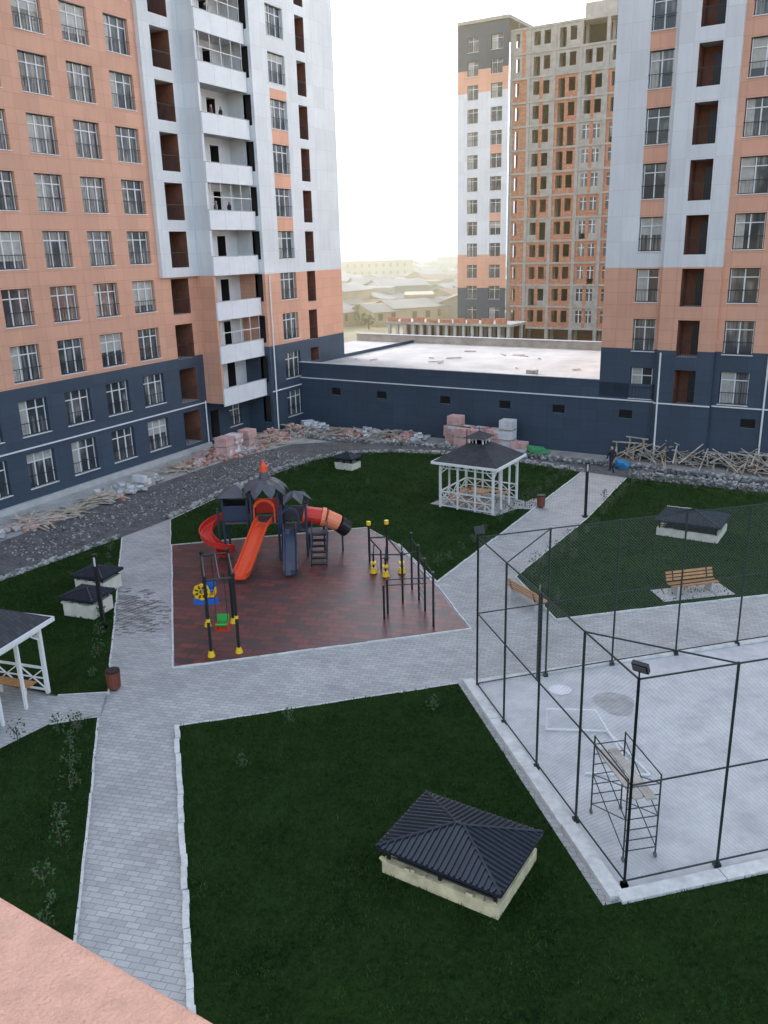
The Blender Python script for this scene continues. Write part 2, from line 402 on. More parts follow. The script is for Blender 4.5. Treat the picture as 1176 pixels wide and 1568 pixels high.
for i,z in enumerate(zu):
    mb.box(.002,27.5,-.05,13.5,z-.26,z,'conc')
    if i==len(zu)-1: break
    zt=z+SU-.26
    for c in cols: mb.box(c+.003,c+.45,0,.45,z,zt,'conc')
    for j,(c,c2) in enumerate(zip(cols,cols[1:])):
        a=c+.45;b_=c2
        if i==0 or (i==13 and c>6): continue
        w=b_-a
        top=i>=12
        wallm='conc' if top else ('brick' if (j in(0,2,4,5,7) or random.random()<.4) else 'conc')
        cutp=[a,a+w*.14,a+w*.43,a+w*.59,a+w*.88,b_]
        for q in (0,2,4): mb.box(cutp[q],cutp[q+1],.08,.3,z,zt,wallm if q!=2 else ('conc' if top else 'brick'))
        for q in (1,3):
            if j==0 and q==3:
                mb.box(cutp[q],cutp[q+1],.08,.3,z,zt,'brick'); continue
            if random.random()<.75: mb.box(cutp[q],cutp[q+1],.08,.3,z,z+.7,wallm)
            if c>9 and not top and i<10: 
                fr.box(cutp[q],cutp[q+1],.2,.24,z+.7,z+2.3,'glass'); fr.box((cutp[q]+cutp[q+1])/2-.05,(cutp[q]+cutp[q+1])/2+.05,.15,.19,z+.7,z+2.3,'frame')
                fr.box(cutp[q],cutp[q+1],.15,.19,z+1.75,z+1.83,'frame')
            mb.box(cutp[q],cutp[q+1],.08,.3,z+2.3,zt,wallm)
    mb.box(.5,27,3,3.2,z,zt,'dark' if i%3 else 'loggia')
    for c in cols: mb.box(c,c+.4,2.3,2.7,z,zt,'conc')
mb.box(9,13,3,9,41.3,43.6,'conc'); mb.box(-7.6,-.002,-.6,13,UT+.003,UT+.4,'conc')
for q in range(14): fr.tube((1+q*1.9,.3,41.2),(1+q*1.9,.3,42.2+random.random()*.6),.04,'conc',5)
mb.finish('frame_and_infill',UB); fr.finish('windows',UB)

# COLONNADE
CB=empty('unfinished_colonnade',(1.2,118,0),rz)
mb=MB()
for k in range(15): mb.box(k*1.25,k*1.25+.35,0,.35,0,4.5,'slab'); mb.box(k*1.25,k*1.25+.35,4,4.35,0,4.5,'slab')
mb.box(-.3,18.2,-.2,5,4.503,4.8,'conc')
for k in range(9): mb.box(k*2,k*2+1.7-.3*random.random(),.0,.25,4.803,5.2+.35*random.random(),'brick')
mb.box(-.2,18,4.6,4.9,0,4.5,'loggia')
mb.finish('columns',CB)

# ------------------------------------------------------------------ ground and surfaces
def poly(name,pts,z,mat,skirt=0):
    mb=MB(); mb.face([(x,y,z) for x,y in pts],mat)
    o=mb.finish(name)
    if o.data.polygons[0].normal.z<0: o.data.flip_normals()
    return o
mb=MB(); mb.face([(-6000,-3000,-.06),(6000,-3000,-.06),(6000,9000,-.06),(-6000,9000,-.06)],'ground'); mb.finish('ground')
poly('courtyard_paving',[(-48,-6),(50,-6),(50,40),(24,53.4),(-7,73),(-8,90),(-18,90),(-48,40)],0,'pave')
lawns={
 'front':[(-6.8,23.9),(2.4,26.2),(4.75,15.75),(9.1,16.75),(16,18.4),(16,1),(-1,1)],
 'c':[(-12.1,45.9),(-10.3,49.9),(-8.7,53.2),(-6.9,56.2),(-5.0,59.0),(-3,60.7),(.7,61.0),(5.4,59.5),(9.6,56.8),(13,53.9),(7.2,43.9),(2.3,35.5),(.7,40.7),(-1,43.7),(-11.1,41.6)],
 'd':[(15.5,52.2),(11.1,44.1),(5.9,35.9),(6.8,31.2),(11.5,32.2),(16.2,33.1),(27,35.5),(31,43),(22.7,47.9)],
 'b':[(-14,42.9),(-9.7,26.2),(-11.4,26.1),(-14,27.2),(-20,26),(-24,30),(-18,36.9)],
 'e':[(-9.5,24.6),(-7.1,15.3),(-3.5,1),(-18,1),(-20,22),(-12.2,22.6),(-11,24.2)]}
for k,P in lawns.items(): poly('lawn',P,.06,'grass')
poly('playground_surface',[(-11.0,41.5),(-7.8,28.0),(3.2,30.6),(2.2,35.1),(0.6,40.6),(-1.05,43.5)],.03,'rubber')
poly('sports_court',[(3.0,26.1),(5.35,16.2),(21,19.95),(21,30.4)],.03,'court')
poly('gravel_road',[(-24,33),(-18,37.1),(-14.1,43.1),(-12.3,46),(-10.4,50),(-8.9,53.4),(-7.1,56.5),(-5.2,59.3),(-3.1,61),(.7,61.2),(5.5,59.7),(9.7,57),(13.2,54.2),(15.6,52.4),(22.8,48.1),(31,43.2),(31,45),(23.4,49.9),(15.7,55.2),(13.6,56.2),(5,61.9),(.5,63.8),(-3.5,65.2),(-7,64.8),(-11.3,60),(-16,51.9),(-18.3,46.7),(-20.5,42.9),(-27,34)],.012,'road')
poly('dusty_apron',[(-6.5,71.8),(-9.5,70.5),(-14,62.5),(-17.4,56),(-16.3,52),(-11.5,60.1),(-7.1,65.0),(-3.5,65.4),(.5,64),(5,62.1),(13.6,56.4),(15.8,55.4),(23.4,50.1),(31,45.2),(32,48),(24,53.2),(15.6,58.5),(3,66.4)],.006,'dirt')
poly('gazebo_pad',[(2.7,47.6),(6.2,44.9),(8.8,47.2),(5,50.6)],.075,'pave')
poly('gazebo_path',[(7.6,46.2),(8.4,46.0),(9.5,47.8),(8.8,48.2)],.068,'pave')
poly('footpath',[(-9.5,24.7),(-9.7,26.1),(-11.9,26.0),(-14.2,27.2),(-16.4,25.5),(-16.4,22),(-12.2,22.6),(-11,24.2)],.07,'pave')
mb=MB()
for i in range(-7,8):
    for j in range(-20,21):
        d=math.hypot(i/6.2,j/18)+random.uniform(-.3,.3)
        if d<.8 and random.random()<.75:
            u=i*.3+(.15 if j%2 else 0);v=j*.15; cx,cy=-10.9,33.3
            Y=cy+u*(-math.sin(R(14)))+v*math.cos(R(14)); X=cx+u*math.cos(R(14))+v*-0.242
            Q4=[]
            for su,sv in((-1,-1),(1,-1),(1,1),(-1,1)): Q4.append((X+su*.135*.97,Y+sv*.065,.004))
            mb.face(Q4,'damp')
mb.finish('damp_pavers')
def kerbs(name,paths,w=.12,h=.13,seg=1.0,jit=.02,mat='kerb'):
    mb=MB()
    for P in paths:
        for a,b_ in zip(P,P[1:]):
            a=Vector((*a,0));b_=Vector((*b_,0));L=(b_-a).length;n=max(1,int(L/seg));d=(b_-a)/n
            ang=math.atan2(d.y,d.x)
            for k in range(n):
                c=a+d*(k+.5); mb.obox((c.x+random.uniform(-jit,jit),c.y+random.uniform(-jit,jit),h/2-.02+random.uniform(-.008,.008)),(d.length-.015,w,h),mat,ang+random.uniform(-.01,.01))
    return mb.finish(name)
kerbs('kerb',[[(-6.8,23.9),(2.4,26.2)],[(.7,40.7),(2.3,35.5),(7.2,43.9),(13,53.9)],[(-11.1,41.6),(-12.1,45.9),(-10.3,49.9)],[(15.5,52.2),(11.1,44.1),(5.9,35.9),(6.8,31.2),(11.5,32.2),(16.2,33.1),(27,35.5)],[(-14,42.9),(-9.7,26.2),(-11.4,26.1)],[(-11,24.2),(-9.5,24.6),(-7.1,15.3),(-3.5,1)]],w=.06,h=.10)
kerbs('kerb',[[(-1,1),(-6.8,23.9)]],w=.15,seg=.42,jit=.025,h=.15)
kerbs('kerb',[[(-11.06,41.6),(-7.86,27.95),(3.3,30.6),(2.3,35.1)],[(2.3,35.1),(.65,40.7),(-1.0,43.6),(-11.06,41.6)]],w=.07,h=.07)
kerbs('court_kerb',[[(2.75,26.35),(5.15,15.95)],[(5.15,15.95),(21,19.7)]],w=.38,h=.16,seg=2.4,jit=.0,mat='kerb')
kerbs('court_kerb',[[(2.9,26.2),(21,30.6)]],w=.25,h=.12,seg=2.4,jit=.0)
def rubble(name,P,width,height,n,mats=('stone',),smin=.06,smax=.16):
    mb=MB(); segs=[(Vector(a),Vector(b_)) for a,b_ in zip(P,P[1:])]; Ls=[(b_-a).length for a,b_ in segs]; T=sum(Ls)
    for i in range(n):
        t=random.random()*T
        for (a,b_),l in zip(segs,Ls):
            if t<=l: break
            t-=l
        d=(b_-a)/l; p=a+d*t+Vector((-d.y,d.x))*random.uniform(-width,width)/2
        s=random.uniform(smin,smax); z=random.random()**1.5*height
        mb.obox((p.x,p.y,z+s*.3),(s*random.uniform(.8,1.6),s,s*.7),random.choice(mats),random.uniform(0,3),random.uniform(-.4,.4),random.uniform(-.4,.4))
    return mb.finish(name)
rubble('stone_edging',[(-12.4,46.2),(-10.6,50.1),(-9,53.3),(-7.3,56.4),(-5.3,59.2),(-3.1,61),(.7,61.3),(5.6,59.8),(9.8,57.1),(13.1,54.2)],.35,.15,1700,('stone','stonel','stonel'))
rubble('stone_edging',[(15.8,52.6),(22.8,48.4),(31,43.4)],.6,.4,1500,('stone','stonel'))
rubble('stone_edging',[(-6,67),(-3.5,65.4),(.5,64),(5,62.1),(13.6,56.4),(15.7,55.4),(23.4,50.1),(31,45.2)],.5,.25,1700,('stone','stonel','stone'),.06,.2)
rubble('stone_edging',[(-18.1,37.2),(-14.2,43.1)],.35,.12,380,('stonel','stone'))
rubble('road_rubble',[(-19,40.5),(-16,46),(-12.5,52),(-9.8,57),(-7,62)],3.8,.01,1800,('road','stone','stonel'),.03,.09)
poly('damp_patch',[(7.4+.62*math.cos(t)*(1+.15*math.sin(3*t)),24.6+.8*math.sin(t)*(1+.1*math.cos(2*t+1))) for t in [k*math.pi/12 for k in range(24)]],.036,'wetspot')
poly('manhole_cover',[(5.8+.4*math.cos(k*math.pi/10),25.6+.35*math.sin(k*math.pi/10)) for k in range(20)],.045,'wrap')

def inpoly(pts,P):
    x,y=pts[:,0],pts[:,1]; c=np.zeros(len(pts),bool); n=len(P)
    for i in range(n):
        x1,y1=P[i];x2,y2=P[(i+1)%n]
        if y1==y2: continue
        cond=((y1>y)!=(y2>y))&(x<(x2-x1)*(y-y1)/(y2-y1)+x1); c^=cond
    return c
P_all=[]
for k,P in lawns.items():
    A=np.array(P);mn=A.min(0);mx=A.max(0); dens={'front':190,'e':150,'b':70,'c':45,'d':50}[k]
    n=int((mx-mn).prod()*dens); q=np.random.rand(n,2)*(mx-mn)+mn; q=q[inpoly(q,P)]; P_all.append(q)
Q=np.vstack(P_all); Q=Q[Q[:,1]>8.0]; n=len(Q)
ang=np.random.rand(n)*6.283; h=np.random.rand(n)**1.5*.09+.035; w=.012+.012*np.random.rand(n); lean=(np.random.rand(n,2)-.5)*.09
far=(Q[:,1]>30); w[far]*=1.8; h[far]*=1.15
V=np.zeros((n,3,3)); dx=np.cos(ang)*w;dy=np.sin(ang)*w
V[:,0,0]=Q[:,0]-dx;V[:,0,1]=Q[:,1]-dy;V[:,0,2]=.055
V[:,1,0]=Q[:,0]+dx;V[:,1,1]=Q[:,1]+dy;V[:,1,2]=.055
V[:,2,0]=Q[:,0]+lean[:,0];V[:,2,1]=Q[:,1]+lean[:,1];V[:,2,2]=.055+h
me=bpy.data.meshes.new('grass_blades'); me.vertices.add(n*3); me.vertices.foreach_set('co',V.reshape(-1))
me.loops.add(n*3); me.loops.foreach_set('vertex_index',np.arange(n*3)); me.polygons.add(n); me.polygons.foreach_set('loop_start',np.arange(n)*3)
me.update(calc_edges=True); me.materials.append(M['blade']); ob=bpy.data.objects.new('grass',me); bpy.context.collection.objects.link(ob)

def shrub(mb,x,y,h,r,n):
    mb.tube((x,y,.04),(x,y,h*.7),.015,'bark',5)
    for k in range(3):
        a=random.random()*6.28; mb.tube((x,y,h*.3),(x+math.cos(a)*r*.7,y+math.sin(a)*r*.7,h*.8),.009,'bark',4)
    for i in range(n):
        a=random.random()*6.28; rr=r*random.random()**.5; z=h*(.25+.8*random.random()); rr*=1-.5*abs(z/h-.5)
        c=Vector((x+math.cos(a)*rr,y+math.sin(a)*rr,z)); s=random.uniform(.03,.065)
        u=Vector((random.gauss(0,1),random.gauss(0,1),random.gauss(0,1))).normalized(); v=u.orthogonal().normalized()
        mb.face([c-u*s,c+v*s*.5,c+u*s,c-v*s*.5],'leaf')
def shrubs(name,P,step,off,h=.7):
    mb=MB()
    for a,b_ in zip(P,P[1:]):
        a=Vector(a);b_=Vector(b_);d=b_-a;l=d.length;d/=l;nn=Vector((-d.y,d.x));t=step*.5
        while t<l:
            p=a+d*t+nn*(off+random.uniform(-.15,.15)); hh=h*random.uniform(.5,1.3); shrub(mb,p.x,p.y,hh,hh*.42,50); t+=step*random.uniform(.6,1.5)
    mb.finish(name)
shrubs('shrub_row',[(-9.6,24.2),(-7.6,16),(-6.3,11)],1.0,-.45,.65)
shrubs('shrub_row',[(-13.6,41.5),(-9.9,26.8)],1.3,-.5,.6)
shrubs('shrub_row',[(-12.1,45.9),(-10.3,49.9),(-6.9,55.8),(-4.1,60),(.7,60.6),(5.4,59.1),(12.5,53.8)],1.2,-.6,.8)
shrubs('shrub_row',[(2.6,36.6),(7.2,44.4),(12.6,53.6)],1.3,.5,.7)
shrubs('shrub_row',[(15.6,51.8),(11.3,44.1),(6.1,35.9),(6.7,32.4)],1.1,.5,.8)
shrubs('shrub_row',[(16,51.6),(22.7,47.4),(29,43)],1.2,-.5,.7)
shrubs('shrub_row',[(-13,23.2),(-10,24.3)],.9,-.4,.6)
mb=MB()
for x,y in ((-3.2,23.9),(-4.3,21.5),(1.4,24.5),(9,38),(13,48),(2,50),(-1,52),(-5,50)): shrub(mb,x,y,.55,.22,40)
mb.finish('lawn_sapling')

# ------------------------------------------------------------------ gazebos
def gazebo(x,y,rz_,S=3.3):
    E=empty('gazebo',(x,y,0.07),rz_); a=S/2; ze=2.7
    mb=MB()
    for sx in(-1,1):
        for sy in(-1,1): mb.box(sx*a-.06,sx*a+.06,sy*a-.06,sy*a+.06,0,ze,'wwood')
    for side in range(4):
        def P(u,v,z): 
            c,s=[(1,0),(0,1),(-1,0),(0,-1)][side]; return (u*c-v*s,u*s+v*c,z)
        for u in (-.55,.55): mb.beam(P(u,-a,0),P(u,-a,ze),.09,.09,'wwood')
        mb.beam(P(-a,-a,ze-.06),P(a,-a,ze-.06),.1,.14,'wwood'); mb.beam(P(-a,-a,ze-.35),P(a,-a,ze-.35),.05,.05,'wwood')
        for k in range(12):
            u=-a+S*(k+.5)/12; mb.beam(P(u,-a,ze-.33),P(u,-a,ze-.12),.03,.03,'wwood')
        for sg in(-1,1): mb.beam(P(sg*a,-a,ze-.7),P(sg*(a-.45),-a,ze-.35),.05,.05,'wwood')
        if side==1: continue
        mb.beam(P(-a,-a,.95),P(a,-a,.95),.07,.07,'wwood'); mb.beam(P(-a,-a,.12),P(a,-a,.12),.06,.06,'wwood'); mb.beam(P(-a,-a,.55),P(a,-a,.55),.04,.04,'wwood')
        for u0,u1 in ((-a,-.55),(-.55,.55),(.55,a)):
            mb.beam(P(u0,-a,.12),P(u1,-a,.95),.04,.04,'wwood'); mb.beam(P(u1,-a-.005,.12),P(u0,-a-.005,.95),.04,.04,'wwood')
        mb.beam(P(-a+.3,-a+.35,.45),P(a-.3,-a+.35,.45),.42,.05,'bench')
        for u in(-1,0,1): mb.beam(P(u,-a+.35,0),P(u,-a+.35,.42),.08,.08,'wwood')
    mb.box(-.5,.5,-.4,.4,.70,.75,'bench'); mb.box(-.07,.07,-.07,.07,0,.69,'wwood')
    mb.finish('frame',E)
    mb=MB(); o=a+.38; zb=ze+.02; zt=ze+.95; i_=.5
    for side in range(4):
        c,s=[(1,0),(0,1),(-1,0),(0,-1)][side]
        def P(u,v,z): return (u*c-v*s,u*s+v*c,z)
        mb.face([P(-o,-o,zb),P(o,-o,zb),P(i_,-i_,zt),P(-i_,-i_,zt)],'shingle')
        mb.beam(P(-o,-o,zb-.04),P(o,-o,zb-.04),.06,.14,'wwood')
        q=.42
        mb.beam(P(-q,-q,zt-.1),P(-q,-q,zt+.3),.07,.07,'wwood'); mb.beam(P(-q,-q,zt+.3),P(q,-q,zt+.3),.06,.06,'wwood'); mb.beam(P(0,-q,zt-.1),P(0,-q,zt+.3),.05,.05,'wwood')
        r_=.68; mb.face([P(-r_,-r_,zt+.32),P(r_,-r_,zt+.32),P(0,0,zt+.68)],'shingle')
        mb.face([P(-r_,-r_,zt+.319),P(0,0,zt+.319),P(r_,-r_,zt+.319)],'wwood')
    mb.face([(-o,-o,zb-.01),(-o,o,zb-.01),(o,o,zb-.01),(o,-o,zb-.01)],'wwood')
    mb.tube((0,0,zt+.6),(0,0,zt+.95),.03,'black',6,.005)
    mb.finish('roof',E)
gazebo(5.55,47.45,rz); gazebo(-13.85,25.2,R(-18),3.3)

# ------------------------------------------------------------------ ventilation housings
def vent(x,y,rz_,Lx,Ly,hb,ze,za,base='cream'):
    E=empty('ventilation_housing',(x,y,.05),rz_); mb=MB(); a=Lx/2;b_=Ly/2;t=.18
    for p in ((-a,a,-b_,-b_+t),(-a,a,b_-t,b_),(-a,-a+t,-b_+t,b_-t),(a-t,a,-b_+t,b_-t)): mb.box(*p,0,hb,base)
    mb.face([(-a+t,-b_+t,hb*.5),(a-t,-b_+t,hb*.5),(a-t,b_-t,hb*.5),(-a+t,b_-t,hb*.5)],'dark')
    for sx in(-1,0,1):
        for sy in(-1,1): mb.box(sx*(a-.12)-.04,sx*(a-.12)+.04,sy*(b_-.12)-.04,sy*(b_-.12)+.04,hb,ze-.02,'black')
    for sy in(-1,1):
        z=hb+.08
        while z<ze-.05: mb.obox((0,sy*(b_-.14),z),(Lx-.3,.10,.012),'black',0,sy*.6); z+=.1
    for k in range(26):
        u=random.uniform(-a,a); sy=random.choice((-1,1)); mb.obox((u,sy*(b_-.05),hb+random.uniform(-.03,.02)),(random.uniform(.05,.25),random.uniform(.05,.14),.05),base,random.uniform(-.3,.3),random.uniform(-.3,.3))
    mb.finish('base',E)
    mb=MB(); o=.10; A=a+o;B=b_+o; rg=max(0,(A-B))*.25
    hi=[(-rg,0,za),(rg,0,za)]
    def slope(c0,c1,t0,t1):
        c0,c1,t0,t1=map(Vector,(c0,c1,t0,t1)); n=max(6,int((c1-c0).length/.14))
        def top(f):
            L=(c1-c0).length; l0=((t0-c0).dot((c1-c0))/L**2); l1=((t1-c0).dot((c1-c0))/L**2)
            if f<l0: s=f/l0
            elif f>l1: s=(1-f)/(1-l1)
            else: s=1
            pf=c0.lerp(c1,f); ridge=t0.lerp(t1,0 if l1==l0 else min(1,max(0,(f-l0)/(l1-l0))))
            up=(ridge-c0.lerp(c1,min(max(f,l0),l1)))
            return pf+up*s
        for k in range(n):
            for (f0,f1,dz0,dz1) in ((k/n,(k+.6)/n,0,0),((k+.6)/n,(k+.7)/n,0,.045),((k+.7)/n,(k+.9)/n,.045,.045),((k+.9)/n,(k+1)/n,.045,0)):
                p0=c0.lerp(c1,f0);p1=c0.lerp(c1,f1); q0=top(f0);q1=top(f1)
                mb.face([p0+Vector((0,0,dz0)),p1+Vector((0,0,dz1)),q1+Vector((0,0,dz1)),q0+Vector((0,0,dz0))],'metalroof')
    slope((-A,-B,ze),(A,-B,ze),hi[0],hi[1]); slope((A,B,ze),(-A,B,ze),hi[1],hi[0])
    slope((A,-B,ze),(A,B,ze),hi[1],hi[1]); slope((-A,B,ze),(-A,-B,ze),hi[0],hi[0])
    for cx,cy,h_ in ((-A,-B,hi[0]),(A,-B,hi[1]),(A,B,hi[1]),(-A,B,hi[0])): mb.tube((cx,cy,ze+.02),(h_[0],h_[1],za+.03),.035,'metalroof',6)
    mb.tube((-rg,0,za+.03),(rg,0,za+.03),.035,'metalroof',6)
    for p in (((-A,-B),(A,-B)),((A,-B),(A,B)),((A,B),(-A,B)),((-A,B),(-A,-B))): mb.beam((*p[0],ze-.035),(*p[1],ze-.035),.02,.08,'metalroof')
    mb.face([(-A,-B,ze-.01),(-A,B,ze-.01),(A,B,ze-.01),(A,-B,ze-.01)],'black')
    mb.finish('roof',E)
vent(1.62,17.15,rz,3.05,2.25,.36,.80,1.22)
vent(15.8,41.3,rz,3.0,2.3,.38,.85,1.25,'creamw')
vent(-2.4,56.6,rz,1.4,1.1,.45,.8,1.1,'creamw'); vent(-12.6,33.2,R(-20),1.5,1.3,.6,.85,1.1,'creamw'); vent(-12.95,35.7,R(-20),1.5,1.3,.6,.85,1.1,'creamw')

# ------------------------------------------------------------------ sports cage
E=empty('sports_court_fence')
mb=MB();wm=MB();FH=5.5
def run(P,w=.003):
    for p in P: mb.tube((*p,0),(*p,FH),.035,'steel',8); mb.box(p[0]-.08,p[0]+.08,p[1]-.08,p[1]+.08,.03,.14,'steel')
    for a,b_ in zip(P,P[1:]):
        for z in (.2,2.8,FH-.03): mb.tube((*a,z),(*b_,z),.023,'steel',6)
        a=Vector(a);b_=Vector(b_);W=(b_-a).length;d=(b_-a)/W; z0=.2;z1=FH-.03;H_=z1-z0;sp=.08*1.414
        def pt(u,z): return (a.x+d.x*u,a.y+d.y*u,z)
        k=-H_
        while k<W:
            t0=max(0,-k);t1=min(H_,W-k)
            if t1>t0:
                for mir in(0,1):
                    u0,u1=k+t0,k+t1
                    if mir: u0,u1=W-u0,W-u1
                    wm.face([pt(u0,z0+t0-w),pt(u0,z0+t0+w),pt(u1,z0+t1+w),pt(u1,z0+t1-w)],'wire')
            k+=sp
left=[(3.02,25.9),(3.6,23.55),(4.2,21.15),(4.8,18.75),(5.4,16.35)]
near=[(5.4,16.35),(7.8,16.95),(10.2,17.55),(12.6,18.1),(15,18.7),(17.4,19.3),(19.8,19.9)]
back=[(3.02,25.9),(5.5,26.6),(8,27.3),(10.5,27.95),(13,28.6),(15.4,29.2),(17.8,29.8)]
run(left,.0028);run(near,.0025);run(back,.0022)
for a,b_ in (((4.8,18.75),(7.8,16.95)),((3.6,23.55),(5.5,26.6))):
    mb.tube((*a,FH-.03),(*b_,FH-.03),.023,'steel',6)
for p in ((5.15,26.3),(5.3,27.0)): mb.tube((*p,0),(*p,3.3),.04,'black',8)
mb.tube((5.15,26.3,3.3),(5.3,27.0,3.3),.03,'black')
mb.finish('posts_and_rails',E); wm.finish('wire_mesh',E)
def flood(x,y,z,r):
    E=empty('floodlight',(x,y,z),r); mb=MB(); mb.tube((0,0,-.02),(0,0,.16),.02,'black'); mb.obox((0,.05,.24),(.36,.10,.26),'black',0,.5); mb.obox((0,-.02,.21),(.30,.01,.2),'grayp',0,.5); mb.finish('lamp_head',E)
flood(5.4,16.35,5.5,R(-40)); flood(3.02,25.9,5.5,R(200))

E=empty('mobile_scaffold',(5.85,18.2,.03),R(10)); mb=MB(); a,b_,h=.42,.95,2.35
for sx in(-1,1):
    for sy in(-1,1):
        mb.tube((sx*a,sy*b_,.15),(sx*a,sy*b_,h),.022,'black',6); mb.tube((sx*a-.02,sy*b_,.07),(sx*a+.02,sy*b_,.07),.07,'grayp',10)
for sy in(-1,1):
    z=.3
    while z<h: mb.tube((-a,sy*b_,z),(a,sy*b_,z),.016,'black',5); z+=.3
for sx in(-1,1):
    for z0,z1 in ((.3,1.2),(1.2,2.1)): mb.tube((sx*a,-b_,z0),(sx*a,b_,z1),.014,'black',5); mb.tube((sx*a,b_,z0),(sx*a,-b_,z1),.014,'black',5)
    mb.tube((sx*a,-b_,h-.02),(sx*a,b_,h-.02),.018,'black',5)
mb.finish('frame',E); mb=MB()
mb.box(-.3,-.06,-b_-.1,b_+.1,1.82,1.86,'timber2'); mb.box(-.02,.24,-b_-.2,b_+.05,1.83,1.87,'timber2'); mb.finish('planks',E)
E=empty('football_goal'); mb=MB()
for p,q in (((4.85,23.1,.1),(6.7,22.9,.1)),((6.7,22.9,.1),(7.3,20.6,.1)),((4.85,23.1,.1),(4.85,23.1,.8)),((6.7,22.9,.1),(6.3,22.95,.8)),((4.85,23.1,.8),(6.3,22.95,.8)),((7.3,20.6,.1),(5.5,20.75,.1)),((6.3,22.95,.8),(6.9,20.65,.1))): mb.tube(p,q,.035,'whitep')
mb.finish('tubes',E)

# ------------------------------------------------------------------ furniture
def bench(x,y,r):
    E=empty('park_bench',(x,y,.0),r); mb=MB()
    for sx in(-.8,.8):
        mb.box(sx-.05,sx+.05,-.25,.25,.0,.4,'slab'); mb.beam((sx,.22,.38),(sx,.36,.9),.06,.05,'black')
    for k in range(4): mb.box(-1.1,1.1,-.24+k*.12,-.15+k*.12,.41,.45,'bench')
    for k in range(3): mb.obox((0,.27+k*.045,.56+k*.14),(2.2,.03,.1),'bench',0,-.28)
    mb.finish('slats_and_legs',E)
    return E
poly('bench_pad',[(11.4,33.9),(14.6,34.5),(14.8,33.2),(11.6,32.6)],.075,'pave')
bench(5.95,33.0,R(117)); bench(13.1,33.6,R(12)).location.z=.075
def binn(x,y):
    E=empty('litter_bin',(x,y,0)); mb=MB()
    mb.tube((0,0,.08),(0,0,.72),.2,'bin',14,.23); mb.tube((0,0,.70),(0,0,.76),.25,'black',14); mb.tube((0,0,0),(0,0,.08),.12,'black',10)
    for k in range(14):
        t=k*math.pi/7; mb.tube((.21*math.cos(t),.21*math.sin(t),.1),(.24*math.cos(t),.24*math.sin(t),.7),.015,'bin',4)
    mb.finish('barrel',E)
binn(-9.55,26.5); binn(9.0,46.5)
def lamp(x,y,h=3.1):
    E=empty('street_lamp',(x,y,0)); mb=MB(); mb.box(-.16,.16,-.16,.16,0,.06,'black'); mb.box(-.07,.07,-.07,.07,.06,h-.5,'black')
    for sx in(-1,1):
        for sy in(-1,1): mb.box(sx*.065-.015,sx*.065+.015,sy*.065-.015,sy*.065+.015,h-.5,h-.1,'black')
    mb.box(-.045,.045,-.045,.045,h-.5,h-.1,'wrap'); mb.box(-.1,.1,-.1,.1,h-.1,h,'black'); mb.finish('post',E)
lamp(11.1,44.6,3.1); lamp(-11.5,31.6,3.2)

# ------------------------------------------------------------------ playground
def trough(mb,path,w,mat,side=.22):
    P=[Vector(p) for p in path]; prof=[(-1,side),(-.95,.03),(-.7,-.03),(0,-.05),(.7,-.03),(.95,.03),(1,side)]
    prev=None
    for i,p in enumerate(P):
        d=(P[min(i+1,len(P)-1)]-P[max(i-1,0)]); d.normalize(); a=Vector((d.y,-d.x,0)).normalized()
        row=[p+a*u*w/2+Vector((0,0,z)) for u,z in prof]
        if prev:
            for k in range(len(row)-1):
                mb.face([prev[k],prev[k+1],row[k+1],row[k]],mat)
                dz=Vector((0,0,-.03)); mb.face([prev[k]+dz,row[k]+dz,row[k+1]+dz,prev[k+1]+dz],mat)
            mb.tube(prev[0],row[0],.03,mat,6); mb.tube(prev[-1],row[-1],.03,mat,6)
        prev=row
E=empty('playground_climbing_frame',(0,0,.03))
mb=MB()
def tower(x,y,s,deck,top,rail=True):
    a=s/2
    for sx in(-1,1):
        for sy in(-1,1): mb.tube((x+sx*a,y+sy*a,0),(x+sx*a,y+sy*a,top),.06,'blue',10); mb.tube((x+sx*a,y+sy*a,top),(x+sx*a,y+sy*a,top+.08),.075,'black',8)
    mb.box(x-a,x+a,y-a,y+a,deck-.08,deck,'grayp')
tower(-5.8,40,1.3,1.8,3.3); tower(-7.3,40.4,1.2,1.7,2.9); tower(-4.4,40,1.2,1.4,2.7)
for (x0,x1,y,z,c) in ((-7.9,-6.7,39.8,1.8,'blue'),(-7.9,-6.7,41,1.8,'black'),(-6.4,-5.2,40.65,1.9,'red'),(-5.0,-3.8,40.6,1.5,'grayp'),):
    mb.box(x0,x1,y-.03,y+.03,z,z+.75,c)
mb.box(-7.93,-7.87,39.8,41,2.2,2.9,'black'); mb.box(-5.15,-5.1,39.5,40.5,1.5,2.2,'red')
for k in range(8):
    t0=math.pi*k/8;t1=math.pi*(k+1)/8
    for cx,cy,cz,r_,m_ in ((-5.8,39.33,2.45,.5,'ored'),(-4.6,39.38,2.0,.45,'blue')):
        mb.beam((cx+r_*math.cos(t0),cy,cz+r_*math.sin(t0)),(cx+r_*math.cos(t1),cy,cz+r_*math.sin(t1)),.06,.14,m_)
for cx,cy,cz,r_,m_ in ((-5.8,39.33,2.45,.5,'ored'),(-4.6,39.38,2.0,.45,'blue')):
    for sg in(-1,1): mb.beam((cx+sg*r_,cy,cz-.65),(cx+sg*r_,cy,cz),.06,.14,m_)
mb.finish('towers',E)
mb=MB(); c=Vector((-5.8,40,3.45))
